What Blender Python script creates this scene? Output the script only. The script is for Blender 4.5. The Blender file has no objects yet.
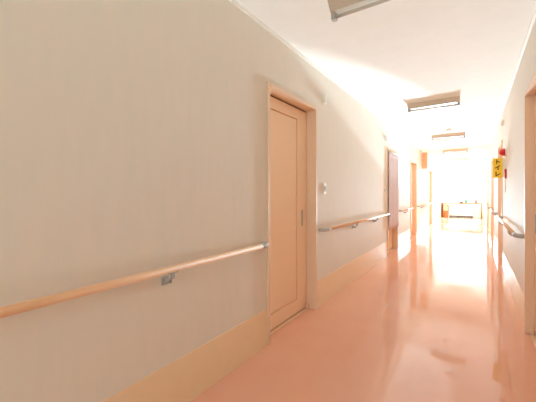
import bpy, bmesh, math, random
from mathutils import Vector, Matrix
random.seed(4)
C = bpy.context.scene.collection
PI = math.pi

# ------------------------------------------------------------ dimensions (m)
# x = across the corridor (right +), y = along it, z = up. Eye stands at x=0,y=0
WL, WR = -1.351, 0.37
CEIL = 2.491
Y0, Y1 = -4.2, 17.7
TH = 0.14

# ------------------------------------------------------------ materials
def lin(c):
    return tuple((v/255/12.92 if v/255 <= .04045 else ((v/255+.055)/1.055)**2.4) for v in c) + (1,)

def mat(name, rgb, rough=.5, spec=.5, metal=0, rgb2=None, nscale=20, stretch=(1,1,1), bump=0, bscale=200, coat=0, coat_rough=.05):
    m = bpy.data.materials.new(name); m.use_nodes = True
    nt = m.node_tree; b = nt.nodes['Principled BSDF']
    b.inputs['Base Color'].default_value = lin(rgb)
    b.inputs['Roughness'].default_value = rough
    b.inputs['Metallic'].default_value = metal
    b.inputs['Specular IOR Level'].default_value = spec
    b.inputs['Coat Weight'].default_value = coat
    b.inputs['Coat Roughness'].default_value = coat_rough
    tc = nt.nodes.new('ShaderNodeTexCoord'); mp = nt.nodes.new('ShaderNodeMapping')
    mp.inputs['Scale'].default_value = stretch
    nt.links.new(tc.outputs['Object'], mp.inputs['Vector'])
    if rgb2:
        n = nt.nodes.new('ShaderNodeTexNoise'); n.inputs['Scale'].default_value = nscale
        n.inputs['Detail'].default_value = 4
        nt.links.new(mp.outputs[0], n.inputs['Vector'])
        r = nt.nodes.new('ShaderNodeValToRGB')
        r.color_ramp.elements[0].position = .3; r.color_ramp.elements[1].position = .7
        r.color_ramp.elements[0].color = lin(rgb); r.color_ramp.elements[1].color = lin(rgb2)
        nt.links.new(n.outputs['Fac'], r.inputs[0]); nt.links.new(r.outputs[0], b.inputs['Base Color'])
    if bump:
        n2 = nt.nodes.new('ShaderNodeTexNoise'); n2.inputs['Scale'].default_value = bscale
        nt.links.new(tc.outputs['Object'], n2.inputs['Vector'])
        bp = nt.nodes.new('ShaderNodeBump'); bp.inputs['Strength'].default_value = bump
        bp.inputs['Distance'].default_value = .002
        nt.links.new(n2.outputs['Fac'], bp.inputs['Height']); nt.links.new(bp.outputs[0], b.inputs['Normal'])
    return m

M = {}
M['wall'] = mat('cream wallpaper', (233,223,209), .75, .3, rgb2=(229,221,208), nscale=6, stretch=(3,3,.6), bump=.12, bscale=180)
M['ceil'] = mat('white ceiling board', (252,252,247), .85, .2, rgb2=(249,249,243), nscale=9, bump=.25, bscale=90)
M['band'] = mat('beige vinyl wainscot', (244,217,181), .28, .5, rgb2=(242,214,177), nscale=14)
M['cornice'] = mat('white cornice', (247,244,236), .4)
M['door'] = mat('salmon wood laminate', (253,224,194), .42, .4, rgb2=(251,220,188), nscale=10, stretch=(14,14,.7))
M['frame'] = mat('pale pink wood frame', (240,212,184), .45, .4, rgb2=(237,208,179), nscale=10, stretch=(14,14,.7))
M['rail'] = mat('light wood rail', (238,192,152), .55, .3, rgb2=(230,180,138), nscale=10, stretch=(10,.6,10))
M['grey'] = mat('grey plastic', (188,186,182), .6, .3)
M['silver'] = mat('brushed metal', (190,188,184), .35, metal=.8)
M['white'] = mat('white plastic', (244,242,234), .35)
M['gap'] = mat('dark seal', (120,84,60), .7)  # stands in for shade in the door gaps
M['housing'] = mat('off white enamel', (218,208,192), .45)
M['tube'] = mat('unlit white tube', (214,208,197), .5)
M['curtain'] = mat('pale mauve cloth', (226,216,221), .9, .1, rgb2=(219,207,214), nscale=8, stretch=(4,4,1))
M['yellow'] = mat('yellow sign', (255,216,50), .5)
M['ink'] = mat('brown lettering', (110,66,16), .6)
M['red'] = mat('red plastic', (222,40,48), .3)
M['salmon'] = mat('salmon board', (236,188,150), .5)
M['orangewood'] = mat('orange wood', (190,112,62), .45, rgb2=(172,98,52), nscale=8, stretch=(1,1,8))
M['tablewood'] = mat('table wood', (170,108,62), .7, .2, rgb2=(138,82,44), nscale=8, stretch=(1,8,1))
M['green'] = mat('green bottle', (30,90,44), .2)
M['brown'] = mat('brown ceramic', (84,56,46), .4)
M['pinkware'] = mat('pink ceramic', (170,80,66), .4)
M['alu'] = mat('pale window frame', (232,232,228), .4)
M['darkgrey'] = mat('dark grille', (92,90,90), .5)  # shadow colour below the heater

# glossy pink sheet floor: base, a polished coat and slow waviness
def floor_mat():
    m = mat('pink polished sheet floor', (238,182,156), .05, .6, rgb2=(236,178,152), nscale=3)
    nt = m.node_tree; b = nt.nodes['Principled BSDF']
    tc = nt.nodes.new('ShaderNodeTexCoord'); n = nt.nodes.new('ShaderNodeTexNoise'); n.inputs['Scale'].default_value = 2.2
    n.inputs['Detail'].default_value = 3
    nt.links.new(tc.outputs['Object'], n.inputs['Vector'])
    bp = nt.nodes.new('ShaderNodeBump'); bp.inputs['Strength'].default_value = .5; bp.inputs['Distance'].default_value = .0003
    nt.links.new(n.outputs['Fac'], bp.inputs['Height'])
    nt.links.new(bp.outputs[0], b.inputs['Normal']); nt.links.new(bp.outputs[0], b.inputs['Coat Normal'])
    return m
M['floor'] = floor_mat()

def glass_mat():
    m = bpy.data.materials.new('window glass'); m.use_nodes = True; nt = m.node_tree
    nt.nodes.clear()
    o = nt.nodes.new('ShaderNodeOutputMaterial'); mx = nt.nodes.new('ShaderNodeMixShader')
    t = nt.nodes.new('ShaderNodeBsdfTransparent'); g = nt.nodes.new('ShaderNodeBsdfGlossy')
    g.inputs['Roughness'].default_value = .02; mx.inputs[0].default_value = .06
    nt.links.new(t.outputs[0], mx.inputs[1]); nt.links.new(g.outputs[0], mx.inputs[2]); nt.links.new(mx.outputs[0], o.inputs[0])
    return m
M['glass'] = glass_mat()

# ------------------------------------------------------------ mesh helpers
def box(bm, x0, x1, y0, y1, z0, z1, bev=0):
    r = bmesh.ops.create_cube(bm, size=1)
    vs = r['verts']
    for v in vs:
        v.co = Vector(((x0+x1)/2+v.co.x*(x1-x0), (y0+y1)/2+v.co.y*(y1-y0), (z0+z1)/2+v.co.z*(z1-z0)))
    if bev:
        es = list({e for v in vs for e in v.link_edges})
        bmesh.ops.bevel(bm, geom=es, offset=bev, segments=2, affect='EDGES', clamp_overlap=True)

def tube(bm, pts, r, seg=16, caps=True):
    pts = [Vector(p) for p in pts]; rings = []
    rs = r if isinstance(r, (list, tuple)) else [r]*len(pts)
    up = Vector((0,0,1))
    for i, p in enumerate(pts):
        d = (pts[min(i+1, len(pts)-1)] - pts[max(i-1, 0)]).normalized()
        u = up if abs(d.dot(up)) < .9 else Vector((1,0,0))
        a = d.cross(u).normalized(); b = a.cross(d).normalized()
        rings.append([bm.verts.new(p + rs[i]*(math.cos(2*PI*k/seg)*a + math.sin(2*PI*k/seg)*b)) for k in range(seg)])
    for i in range(len(rings)-1):
        for k in range(seg):
            f = bm.faces.new((rings[i][k], rings[i][(k+1)%seg], rings[i+1][(k+1)%seg], rings[i+1][k])); f.smooth = True
    if caps:
        bm.faces.new(rings[0][::-1]); bm.faces.new(rings[-1])

def prism_x(bm, prof, x0, x1):
    """profile of (y,z) points extruded along x"""
    a = [bm.verts.new((x0, y, z)) for y, z in prof]; b = [bm.verts.new((x1, y, z)) for y, z in prof]
    n = len(prof)
    bm.faces.new(a); bm.faces.new(b[::-1])
    for i in range(n): bm.faces.new((a[i], b[i], b[(i+1)%n], a[(i+1)%n]))

def lathe(bm, prof, center, seg=20):
    """profile of (radius, z)"""
    c = Vector(center); rings = []
    for r, z in prof:
        rings.append([bm.verts.new(c + Vector((r*math.cos(2*PI*k/seg), r*math.sin(2*PI*k/seg), z))) for k in range(seg)])
    for i in range(len(rings)-1):
        for k in range(seg):
            f = bm.faces.new((rings[i][k], rings[i][(k+1)%seg], rings[i+1][(k+1)%seg], rings[i+1][k])); f.smooth = True
    bm.faces.new(rings[0][::-1]); bm.faces.new(rings[-1])

def obj(name, bm, m, parent=None):
    bmesh.ops.recalc_face_normals(bm, faces=bm.faces[:])
    me = bpy.data.meshes.new(name); bm.to_mesh(me); bm.free(); me.materials.append(M[m])
    o = bpy.data.objects.new(name, me); C.objects.link(o)
    if parent: o.parent = parent
    return o

def boxes(*bs, bev=0):
    bm = bmesh.new()
    for b in bs: box(bm, *b, bev=bev)
    return bm

def tag(o, label, cat, group=None, kind=None):
    o['label'] = label; o['category'] = cat
    if group: o['group'] = group
    if kind: o['kind'] = kind
    return o

def thing(name, loc, label, cat, group=None, kind=None):
    o = bpy.data.objects.new(name, None); C.objects.link(o); o.location = loc
    o.empty_display_size = .1
    return tag(o, label, cat, group, kind)

def dup(root, loc, label, mirror=False):
    r = root.copy(); C.objects.link(r); r.location = loc; r['label'] = label
    if mirror: r.rotation_euler = (0, 0, PI)
    for ch in list(root.children):
        c = ch.copy(); C.objects.link(c); c.parent = r
        for g in list(ch.children):
            d = g.copy(); C.objects.link(d); d.parent = c
    return r

# ------------------------------------------------------------ openings (y0, y1, height) outer casing sizes
HT = 2.07
HEIGHTS = {1.975: 2.07, 2.50: 2.05}     # the others are a little lower
def height(d0): return HEIGHTS.get(d0, 2.03)
LD = [(1.975, 2.880), (5.96, 6.88), (8.48, 9.42), (12.35, 13.2)]
RD = [(2.50, 3.415), (6.12, 7.02), (8.85, 9.75), (11.9, 12.8)]
CW = 0.034          # casing width
BAND = .28

def wall(name, xin, side, doors, label):
    xo = xin + side*TH
    a, b = min(xin, xo), max(xin, xo)
    bm = bmesh.new(); y = Y0
    for d0, d1 in doors:
        i0, i1 = d0+.012, d1-.012
        box(bm, a, b, y, i0, 0, CEIL)
        HT = height(d0)
        box(bm, a, b, i0, i1, HT-.012, CEIL)
        box(bm, min(xo, xo+side*.03), max(xo, xo+side*.03), i0-.05, i1+.05, 0, HT+.05)  # unseen board added behind the doorway to stop light leaking in
        y = i1
    box(bm, a, b, y, Y1, 0, CEIL)
    tag(obj(name, bm, 'wall'), label, 'wall', kind='structure')

wall('wall_left', WL, -1, LD, 'long cream papered wall on the left with four doorways')
wall('wall_right', WR, 1, RD, 'cream papered wall on the right with the yellow sign')

def band(name, xin, side, doors, label):
    bm = bmesh.new(); y = Y0; x1 = xin - side*.004
    a, b = min(xin, x1), max(xin, x1)
    for d0, d1 in doors:
        box(bm, a, b, y, d0, 0.0, BAND); y = d1
    box(bm, a, b, y, Y1, 0.0, BAND)
    tag(obj(name, bm, 'band'), label, 'baseboard', kind='structure')
band('baseboard_left', WL, -1, LD, 'tall beige vinyl baseboard along the left wall')
band('baseboard_right', WR, 1, RD, 'tall beige vinyl baseboard along the right wall')

tag(obj('floor', boxes((WL-.4, WR+.4, Y0-.2, Y1+.2, -.1, 0)), 'floor'), 'glossy salmon pink sheet floor of the corridor', 'floor', kind='structure')
tag(obj('ceiling', boxes((WL-.4, WR+.4, Y0-.2, Y1+.2, CEIL, CEIL+.1)), 'ceil'), 'white textured ceiling over the corridor', 'ceiling', kind='structure')
tag(obj('trim_1', boxes((WL, WL+.018, Y0, Y1, CEIL-.022, CEIL)), 'cornice'), 'thin white cornice where left wall meets ceiling', 'trim', kind='structure')
tag(obj('trim_2', boxes((WR-.018, WR, Y0, Y1, CEIL-.022, CEIL)), 'cornice'), 'thin white cornice where right wall meets ceiling', 'trim', kind='structure')

# end walls, each with a window; the back one added for fill light
def end_wall(name, yin, side, wz, label):
    wx0, wx1, z0, z1 = wz; yo = yin + side*.16
    a, b = min(yin, yo), max(yin, yo)
    X0, X1 = WL-.14, WR+.14
    bm = boxes((X0, wx0, a, b, 0, CEIL), (wx1, X1, a, b, 0, CEIL), (wx0, wx1, a, b, 0, z0), (wx0, wx1, a, b, z1, CEIL))
    tag(obj(name, bm, 'wall'), label, 'wall', kind='structure')
def window(name, yin, side, wz, label):
    wx0, wx1, z0, z1 = wz; yc = yin + side*.08
    w = thing(name, ((wx0+wx1)/2, yc, z0), label, 'window', kind='structure')
    hx = (wx1-wx0)/2; h = z1-z0; t = .03
    obj('window_frame', boxes((-hx, hx, -.03, .03, 0, t), (-hx, hx, -.03, .03, h-t, h), (-hx, -hx+t, -.03, .03, t, h-t), (hx-t, hx, -.03, .03, t, h-t), (-.018, .018, -.025, .025, t, h-t)), 'alu', w)
    obj('window_pane', boxes((-hx+t, -.018, -.003, .003, t, h-t)), 'glass', w)
    obj('window_pane', boxes((.018, hx-t, -.003, .003, t, h-t)), 'glass', w)
FW = (WL+.05, WR-.05, .97, CEIL-.05)
BW = (-.70, -.26, .85, 1.6)  # added opening behind the viewer, sized for fill light
end_wall('wall_end', Y1, 1, FW, 'bright end wall around the far window')
end_wall('wall_back', Y0, -1, BW, 'wall closing the corridor behind the viewer')
window('window_1', Y1, 1, FW, 'bright two pane window at the far end above the table')
window('window_2', Y0, -1, BW, 'two pane window behind the viewer')

# ------------------------------------------------------------ doors. local frame: y along wall from 0, x = 0 at wall face, +x = into the corridor
DL = ['salmon sliding door nearest on the left wall', 'left doorway hung with a mauve cloth', 'third doorway on the left between two handrails', 'farthest narrow doorway on the left wall']
DR = ['doorway cut by the right edge of the frame', 'right doorway just beyond the yellow sign', 'right doorway between the second and third right handrails', 'farthest doorway on the right wall']
def door(n, xin, side, d0, d1, label):
    s = -side      # direction of the corridor
    t = thing('door_%d' % n, (xin, d0, 0), label, 'door', kind='structure')
    w = d1-d0; HT = height(d0)
    def B(x0, x1, y0, y1, z0, z1):
        a, b = s*x0, s*x1
        return (min(a, b), max(a, b), y0, y1, z0, z1)
    P = .015
    obj('door_frame', boxes(B(-.12, P, 0, CW, 0, HT), B(-.12, P, w-CW, w, 0, HT), B(-.12, P, CW, w-CW, HT-CW, HT), bev=.003), 'frame', t)
    # sliding slab with a recessed panel
    g0, g1 = CW+.002, w-CW-.004
    hi = HT-CW-.016
    st = .13
    xb, xf = (-.128, -.096) if n != 5 else (-.08, -.048)
    bm = bmesh.new()
    for b in [B(xb, xf, g0, g0+st-.012, .012, hi), B(xb, xf, g1-st-.06, g1, .012, hi), B(xb, xf, g0+st-.012, g1-st-.06, 1.92, hi), B(xb, xf, g0+st-.012, g1-st-.06, .012, .14)]:
        box(bm, *b)
    slab = obj('door_slab', bm, 'door', t)
    obj('door_panel', boxes(B(xb+.004, xf-.016, g0+st-.012, g1-st-.06, .14, 1.92), B(xb+.006, xf-.004, g0+st-.002, g1-st-.07, .15, 1.91), bev=.002), 'door', slab)
    # dark strips painted as shadow in the slider gaps at latch jamb and head
    obj('door_seal', boxes(B(xb, xf-.004, g1, w-CW, .006, HT-CW), B(xb, xf-.004, CW, g1, hi, HT-CW)), 'gap', t)
    h = obj('door_handle', boxes(B(xf-.002, xf+.008, g1-.105, g1-.085, .86, 1.02), bev=.002), 'silver', t); h['label'] = 'slim metal pull'
    obj('floor_track', boxes(B(xf+.002, xf+.03, CW, w-CW, 0, .004)), 'frame', t)
    obj('door_stop', boxes(B(xf+.006, xf+.034, w-CW-.03, w-CW, .004, .05), bev=.003), 'frame', t)
for i, (a, b) in enumerate(LD): door(i+1, WL, -1, a, b, DL[i])
for i, (a, b) in enumerate(RD): door(i+5, WR, 1, a, b, DR[i])
# dark backing behind recesses is the slab itself

# ------------------------------------------------------------ mauve curtain in the second left doorway
def curtain():
    y0, y1 = LD[1][0]+.004, LD[1][1]-.02
    t = thing('door_curtain', (WL, y0, .5), 'pale mauve cloth curtain hanging in left doorway, ending above the floor', 'curtain')
    bm = bmesh.new(); ny, nz = 70, 12; w = y1-y0
    front, back = [], []
    for k in range(nz+1):
        z = k/nz*1.46
        rf, rb = [], []
        for i in range(ny+1):
            y = w*i/ny
            x = .034 + .010*math.sin(i*.62+.4*math.sin(k*.3))*(1-.5*k/nz)
            rf.append(bm.verts.new((x, y, z))); rb.append(bm.verts.new((x-.003, y, z)))
        front.append(rf); back.append(rb)
    for k in range(nz):
        for i in range(ny):
            f = bm.faces.new((front[k][i], front[k][i+1], front[k+1][i+1], front[k+1][i])); f.smooth = True
            f = bm.faces.new((back[k][i], back[k+1][i], back[k+1][i+1], back[k][i+1])); f.smooth = True
    for k in range(nz):
        for i in (0, ny):
            bm.faces.new((front[k][i], front[k+1][i], back[k+1][i], back[k][i]))
    for i in range(ny):
        for k in (0, nz):
            bm.faces.new((front[k][i], front[k][i+1], back[k][i+1], back[k][i]))
    obj('cloth', bm, 'curtain', t)
    bm = bmesh.new(); tube(bm, [(.032, -.01, 1.47), (.032, w+.01, 1.47)], .008)
    for y in (-.01, w): box(bm, .0155, .032, y, y+.012, 1.462, 1.48)
    obj('curtain_rod', bm, 'white', t)
curtain()

# ------------------------------------------------------------ handrails
RZ = .804
def handrail(xin, side, y0, y1, brackets, label, off=.07, group='handrails along the corridor walls'):
    s = -side
    t = thing('handrail', (xin, y0, RZ), label, 'handrail', group)
    L = y1-y0; X = s*off; e = .13
    bm = bmesh.new(); tube(bm, [(X, e, 0), (X, L-e, 0)], .0175, 20)
    obj('rail', bm, 'rail', t)
    for k in (0, 1):
        pts = []
        for i in range(9):
            a = i/8*PI/2
            pts.append((X - s*(off-.012)*(1-math.cos(a)), e - .075*math.sin(a) - .03*(i/8)*0, 0))
        pts = [(X, e+.03, 0)] + pts + [(s*.0045, e-.075, 0)]
        if k: pts = [(p[0], L-p[1], p[2]) for p in pts]
        bm = bmesh.new(); tube(bm, pts, .0195, 16)
        c = obj('end_cap', bm, 'grey', t); c['label'] = 'grey plastic return end'
    for yb in brackets:
        y = yb-y0
        bm = bmesh.new()
        a, b = sorted((s*.0045, s*.016)); box(bm, a, b, y-.022, y+.022, -.092, -.045, bev=.004)
        tube(bm, [(s*.012, y, -.068), (X-s*.02, y, -.064), (X, y, -.045), (X, y, -.014)], [.013, .013, .012, .012], 12)
        a, b = sorted((X-.014, X+.014)); box(bm, a, b, y-.03, y+.03, -.0215, -.0145, bev=.003)
        k = obj('bracket', bm, 'grey', t); k['label'] = 'grey bracket under the rail'
    return t
handrail(WL, -1, -1.2, 1.97, [-.1, 1.02], 'light wood handrail nearest on the left wall, ending at the salmon door')
handrail(WL, -1, 2.90, 5.95, [3.99, 5.0], 'light wood handrail between the salmon door and the mauve curtain')
handrail(WL, -1, 6.90, 8.46, [7.6], 'short light wood handrail just beyond the mauve curtain')
handrail(WL, -1, 9.44, 12.33, [10.2, 11.5], 'distant handrail on left wall beyond the third doorway')
handrail(WR, 1, 3.47, 6.10, [4.2, 5.5], 'light wood handrail nearest on the right wall, below yellow sign', off=.062)
handrail(WR, 1, 7.04, 8.83, [7.9], 'right handrail just past the doorway behind the yellow sign', off=.062)
handrail(WR, 1, 9.77, 11.88, [10.8], 'third handrail on the right wall, toward the window', off=.062)
handrail(WR, 1, 12.82, 15.6, [14.2], 'farthest handrail on the right wall before the table', off=.062)

# ------------------------------------------------------------ ceiling lights
def light(y, label):
    t = thing('ceiling_light', ((WL+WR)/2, y, CEIL), label, 'ceiling light', 'fluorescent lights along the ceiling')
    L = .325
    bm = bmesh.new(); prism_x(bm, [(-.092, 0), (.092, 0), (.086, -.012), (.038, -.066), (-.038, -.066), (-.086, -.012)], -L, L)
    obj('housing', bm, 'housing', t)
    bm = bmesh.new(); tube(bm, [(-L+.03, 0, -.088), (L-.03, 0, -.088)], .012, 16)
    obj('fluorescent_tube', bm, 'tube', t)
    for sx in (-1, 1):
        a, b = sorted((sx*(L-.032), sx*(L+.002)))
        bm = bmesh.new(); box(bm, a, b, -.022, .022, -.108, -.06, bev=.004)
        obj('lamp_holder', bm, 'grey', t)
    return t
l0 = light(2.0, 'ceiling light nearest, cut by the top edge of the frame')
for y, lab in ((4.92, 'second ceiling light from the viewer, full width in view'), (7.92, 'third ceiling light, beside the small round detector'),
               (10.85, 'fourth ceiling light, pale in the glare'), (13.8, 'farthest ceiling light nearest the window')):
    dup(l0, ((WL+WR)/2, y, CEIL), lab)

# smoke detectors
def detector(x, y, label):
    bm = bmesh.new(); lathe(bm, [(.025, -.045), (.04, -.04), (.052, -.018), (.055, -.006), (.055, 0)], (0, 0, 0))
    o = obj('smoke_detector', bm, 'white'); o.location = (x, y, CEIL); tag(o, label, 'smoke detector', 'smoke detectors')
detector(-.44, 7.25, 'small round white smoke detector on ceiling before the third light')
detector(-.60, 8.75, 'small round white smoke detector on ceiling beyond the third light')

# ------------------------------------------------------------ wall switches and small lamps
def switch(x, s, y, z, label):
    t = thing('light_switch', (x, y, z), label, 'light switch', 'wall switches')
    B = lambda x0, x1, *r: (min(s*x0, s*x1), max(s*x0, s*x1)) + r
    obj('cover_plate', boxes(B(0, .008, -.035, .035, -.06, .06), bev=.003), 'white', t)
    obj('rocker', boxes(B(.008, .013, -.017, .017, -.03, .03), bev=.002), 'grey', t)
switch(WL, 1, 3.09, 1.235, 'white switch plate on left wall just past the salmon door')
switch(WL, 1, 5.76, 1.235, 'white switch plate on left wall just before the mauve curtain')
def walllamp(x, s, y, z, label):
    t = thing('call_lamp', (x, y, z), label, 'call lamp', 'call lamps over the doors')
    B = lambda x0, x1, *r: (min(s*x0, s*x1), max(s*x0, s*x1)) + r
    obj('base', boxes(B(0, .008, -.03, .03, -.055, .055), bev=.002), 'white', t)
    obj('lens', boxes(B(.008, .034, -.024, .024, -.048, .048), bev=.008), 'white', t)
walllamp(WL, 1, 3.06, 2.2, 'small white lamp high on left wall beside the salmon door')
walllamp(WL, 1, 5.82, 2.18, 'small white lamp high on left wall beside the mauve curtain')
walllamp(WR, -1, 5.87, 2.25, 'small white lamp high on the right wall above the yellow sign')

# ------------------------------------------------------------ toilet sign
def strokes(bm, segs, x0, z0, w, h, y, t=.007):
    for (a, b, c, d) in segs:
        p, q = Vector((x0+a*w, 0, z0+b*h)), Vector((x0+c*w, 0, z0+d*h))
        dd = (q-p).normalized()*1; n = Vector((-dd.z, 0, dd.x))*t
        vs = []
        for yy in (y, y-.0015):
            for v in (p-n, q-n, q+n, p+n): vs.append(bm.verts.new((v.x, yy, v.z)))
        for f in ((0,1,2,3),(7,6,5,4),(0,4,5,1),(1,5,6,2),(2,6,7,3),(3,7,4,0)): bm.faces.new([vs[i] for i in f])
t = thing('toilet_sign', (WR, 5.86, 1.42), 'yellow vertical toilet sign sticking out from the right wall', 'sign')
obj('sign_board', boxes((-.135, -.012, -.004, .004, 0, .30), bev=.002), 'yellow', t)
bm = bmesh.new()
strokes(bm, [(.35,0,.35,1), (.35,.62,.85,.36)], -.115, .212, .08, .07, -.0042)
strokes(bm, [(.85,1,.1,.42), (.55,.72,.55,0)], -.115, .118, .08, .07, -.0042)
strokes(bm, [(.25,1,.25,.06), (.25,.06,.9,.6)], -.115, .024, .08, .07, -.0042)
obj('lettering', bm, 'ink', t)
obj('sign_bracket', boxes((-.014, 0, -.01, .01, .0, .30), bev=.002), 'white', t)

# red alarm lamp, call point and white cord
t = thing('alarm_lamp', (WR, 5.45, 1.765), 'red domed alarm lamp on the right wall above the yellow sign', 'alarm lamp')
bm = bmesh.new(); tube(bm, [(0,0,0), (-.012,0,0)], .06, 24); obj('base', bm, 'white', t)
bm = bmesh.new(); tube(bm, [(-.012,0,0), (-.03,0,0), (-.055,0,0), (-.072,0,0), (-.08,0,0)], [.054,.052,.044,.028,.012], 24); obj('lens', bm, 'red', t)
t = thing('alarm_button', (WR, 5.42, 1.455), 'red alarm button box on right wall beside the yellow sign', 'alarm button')
obj('box', boxes((-.02, 0, -.045, .045, -.07, .07), bev=.006), 'red', t)
bm = bmesh.new(); tube(bm, [(-.02,0,0), (-.026,0,0)], .024, 20); obj('button', bm, 'white', t)
bm = bmesh.new()
tube(bm, [(WR-.012, 5.42-.0*k + .03*math.sin(k*.9), 1.375-.02*k) for k in range(10)], .006, 8)
tag(obj('hanging_cord', bm, 'white'), 'white cord hanging below the red alarm button', 'cord')

# projecting board high on the left wall
t = thing('projecting_sign', (WL, 10.5, 1.93), 'salmon board sticking out high from left wall, far along', 'sign')
obj('board', boxes((.01, .155, -.02, .02, 0, .49), bev=.004), 'salmon', t)
obj('wall_mount', boxes((0, .012, -.03, .03, .05, .44), bev=.003), 'frame', t)

# ------------------------------------------------------------ far end furniture
def furniture():
    z = .70; y0, y1 = 16.95, 17.45
    t = thing('long_table', (0, y0, 0), 'long low wooden table across the corridor end under the window', 'table')
    obj('tabletop', boxes((WL+.012, .30, 0, y1-y0, z-.05, z), bev=.004), 'tablewood', t)
    for x in (WL+.02, .255):
        for y in (.02, .44):
            obj('leg', boxes((x, x+.035, y, y+.035, 0, z-.05), bev=.003), 'tablewood', t)
    # wooden box unit on the left
    t = thing('wooden_cabinet', (-1.27, y0+.06, 0), 'small orange wooden cabinet under the left end of the table', 'cabinet')
    obj('body', boxes((0, .02, 0, .36, 0, .6), (.20, .22, 0, .36, 0, .6), (.02, .20, 0, .36, .58, .6), (.02, .20, 0, .36, .29, .31), (.02, .20, 0, .36, 0, .02), (.02, .20, .345, .36, .02, .58)), 'orangewood', t)
    d = obj('drawer', boxes((.023, .197, -.005, .30, .315, .575), bev=.004), 'salmon', t)
    bm = bmesh.new(); tube(bm, [(.11, -.005, .445), (.11, -.025, .445)], .012, 12); obj('knob', bm, 'brown', d)
    d = obj('drawer', boxes((.023, .197, -.005, .30, .025, .285), bev=.004), 'orangewood', t)
    bm = bmesh.new(); tube(bm, [(.11, -.005, .155), (.11, -.025, .155)], .012, 12); obj('knob', bm, 'brown', d)
    # white convector
    t = thing('panel_heater', (-1.03, y0+.2, 0), 'wide white panel heater with dark foot grille under the table', 'heater')
    obj('body', boxes((0, .98, 0, .14, .09, .60), bev=.01), 'white', t)
    obj('foot_grille', boxes((.02, .96, .01, .13, 0, .09)), 'darkgrey', t)  # dark block standing in for the shadow below the heater
    bm = boxes(*[(.06, .92, .02, .12, .6+.0, .604)]); obj('top_vent', bm, 'grey', t)
    # right drawer unit
    t = thing('drawer_unit', (.01, y0+.06, 0), 'pale wood drawer unit under the right end of the table', 'drawer unit')
    obj('body', boxes((0, .22, .02, .38, 0, .62), bev=.004), 'frame', t)
    for k in range(3):
        d = obj('drawer', boxes((.01, .21, 0, .02, .02+k*.2, .21+k*.2), bev=.003), 'door', t)
        bm = bmesh.new(); tube(bm, [(.11, 0, .115+k*.2), (.11, -.02, .115+k*.2)], .01, 12); obj('knob', bm, 'silver', d)
    # things on the table
    bm = bmesh.new(); lathe(bm, [(.05, 0), (.085, .02), (.105, .055), (.10, .055), (.08, .02)], (-.52, y0+.2, z))
    tag(obj('bowl', bm, 'brown'), 'dark shallow bowl standing on the table under the window', 'bowl')
    t = thing('bottle', (-.33, y0+.2, z), 'green bottle standing on the table beside the dark bowl', 'bottle')
    bm = bmesh.new(); lathe(bm, [(.035, 0), (.04, .01), (.04, .12), (.03, .15), (.014, .175), (.013, .20)], (0, 0, 0)); obj('body', bm, 'green', t)
    bm = bmesh.new(); lathe(bm, [(.017, .20), (.017, .225), (.014, .228)], (0, 0, 0)); obj('cap', bm, 'white', t)
    t = thing('soap_dispenser', (.06, y0+.2, z), 'pink pump bottle standing near the right end of the table', 'bottle')
    bm = bmesh.new(); lathe(bm, [(.045, 0), (.05, .01), (.05, .12), (.04, .145), (.018, .15), (.018, .165)], (0, 0, 0)); obj('body', bm, 'pinkware', t)
    bm = bmesh.new(); tube(bm, [(0,0,.165), (0,0,.205), (0,-.01,.212), (0,-.05,.208)], .008, 10); obj('pump', bm, 'brown', t)
furniture()

# ------------------------------------------------------------ daylight
w = bpy.data.worlds.new('World'); bpy.context.scene.world = w; w.use_nodes = True
bg = w.node_tree.nodes['Background']
bg.inputs[0].default_value = (.60, 1.07, 1.38, 1); bg.inputs[1].default_value = 32
def portal(y, wz, rx):
    l = bpy.data.lights.new('window_portal', 'AREA'); l.shape = 'RECTANGLE'
    l.size = wz[1]-wz[0]; l.size_y = wz[3]-wz[2]; l.cycles.is_portal = True
    o = bpy.data.objects.new('window_portal', l); C.objects.link(o)
    o.location = ((wz[0]+wz[1])/2, y, (wz[2]+wz[3])/2); o.rotation_euler = (rx, 0, 0)
portal(Y1+.13, FW, -PI/2)
portal(Y0-.13, BW, PI/2)
sun = bpy.data.lights.new('sun', 'SUN'); sun.energy = 16; sun.angle = math.radians(2.5); sun.color = (.76, 1.0, 1.14)
so = bpy.data.objects.new('sun', sun); C.objects.link(so)
el, az = math.radians(15.5), math.radians(5)
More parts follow.
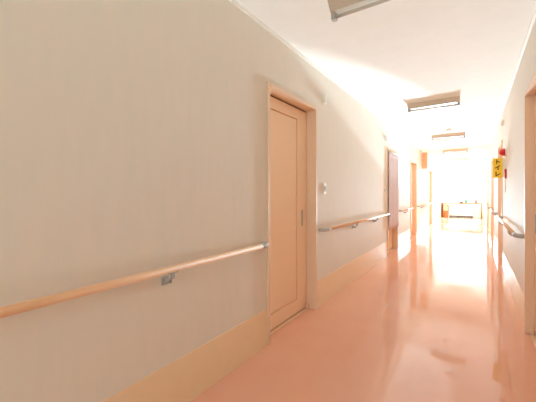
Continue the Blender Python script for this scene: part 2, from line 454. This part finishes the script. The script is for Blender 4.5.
d = Vector((-math.sin(az)*math.cos(el), -math.cos(az)*math.cos(el), -math.sin(el)))
so.rotation_euler = d.to_track_quat('-Z', 'Y').to_euler()

# added spots imitating low sun thrown back up the corridor by the floor
def bounce_spot(power, size, blend, soft, x, gel, gaz):
    sp = bpy.data.lights.new('floor_glint', 'SPOT'); sp.energy = power; sp.color = (.79, 1.04, 1.16)
    sp.spot_size = math.radians(size); sp.spot_blend = blend; sp.shadow_soft_size = soft; sp.use_nodes = True
    nt = sp.node_tree
    fo = nt.nodes.new('ShaderNodeLightFalloff'); fo.inputs['Strength'].default_value = 1/60   # imitates sunlight: no decay with distance
    nt.links.new(fo.outputs['Constant'], nt.nodes['Emission'].inputs['Strength'])
    go = bpy.data.objects.new('floor_glint', sp); C.objects.link(go); go.location = (x, 12.0, .04 if soft < .1 else .04+soft)
    gel, gaz = math.radians(gel), math.radians(gaz)
    gd = Vector((-math.sin(gaz)*math.cos(gel), -math.cos(gaz)*math.cos(gel), math.sin(gel)))
    go.rotation_euler = gd.to_track_quat('-Z', 'Y').to_euler()
bounce_spot(1900, 19, .22, .03, -.30, 22.5, 10)  # added narrow spot, makes the bright wedge on wall and ceiling
bounce_spot(1950, 64, 1.0, .3, -.5, 26, 2)  # added wide spot, soft fill for ceiling and walls mid corridor

# ------------------------------------------------------------ camera
cam = bpy.data.cameras.new('camera'); co = bpy.data.objects.new('camera', cam); C.objects.link(co)
co.location = (0, 0, 1.197); co.rotation_euler = (PI/2, 0, math.radians(34.1))
cam.sensor_width = 36; cam.lens = 305/536*36; cam.shift_y = -8.7/536; cam.clip_start = .02
sc = bpy.context.scene; sc.camera = co
sc.view_settings.view_transform = 'Standard'; sc.view_settings.look = 'None'
sc.view_settings.gamma = 1; sc.view_settings.use_curve_mapping = False
sc.view_settings.exposure = 0.66
sc.cycles.max_bounces = 16; sc.cycles.diffuse_bounces = 12; sc.cycles.glossy_bounces = 6
sc.cycles.blur_glossy = 1.0; sc.cycles.sample_clamp_indirect = 12
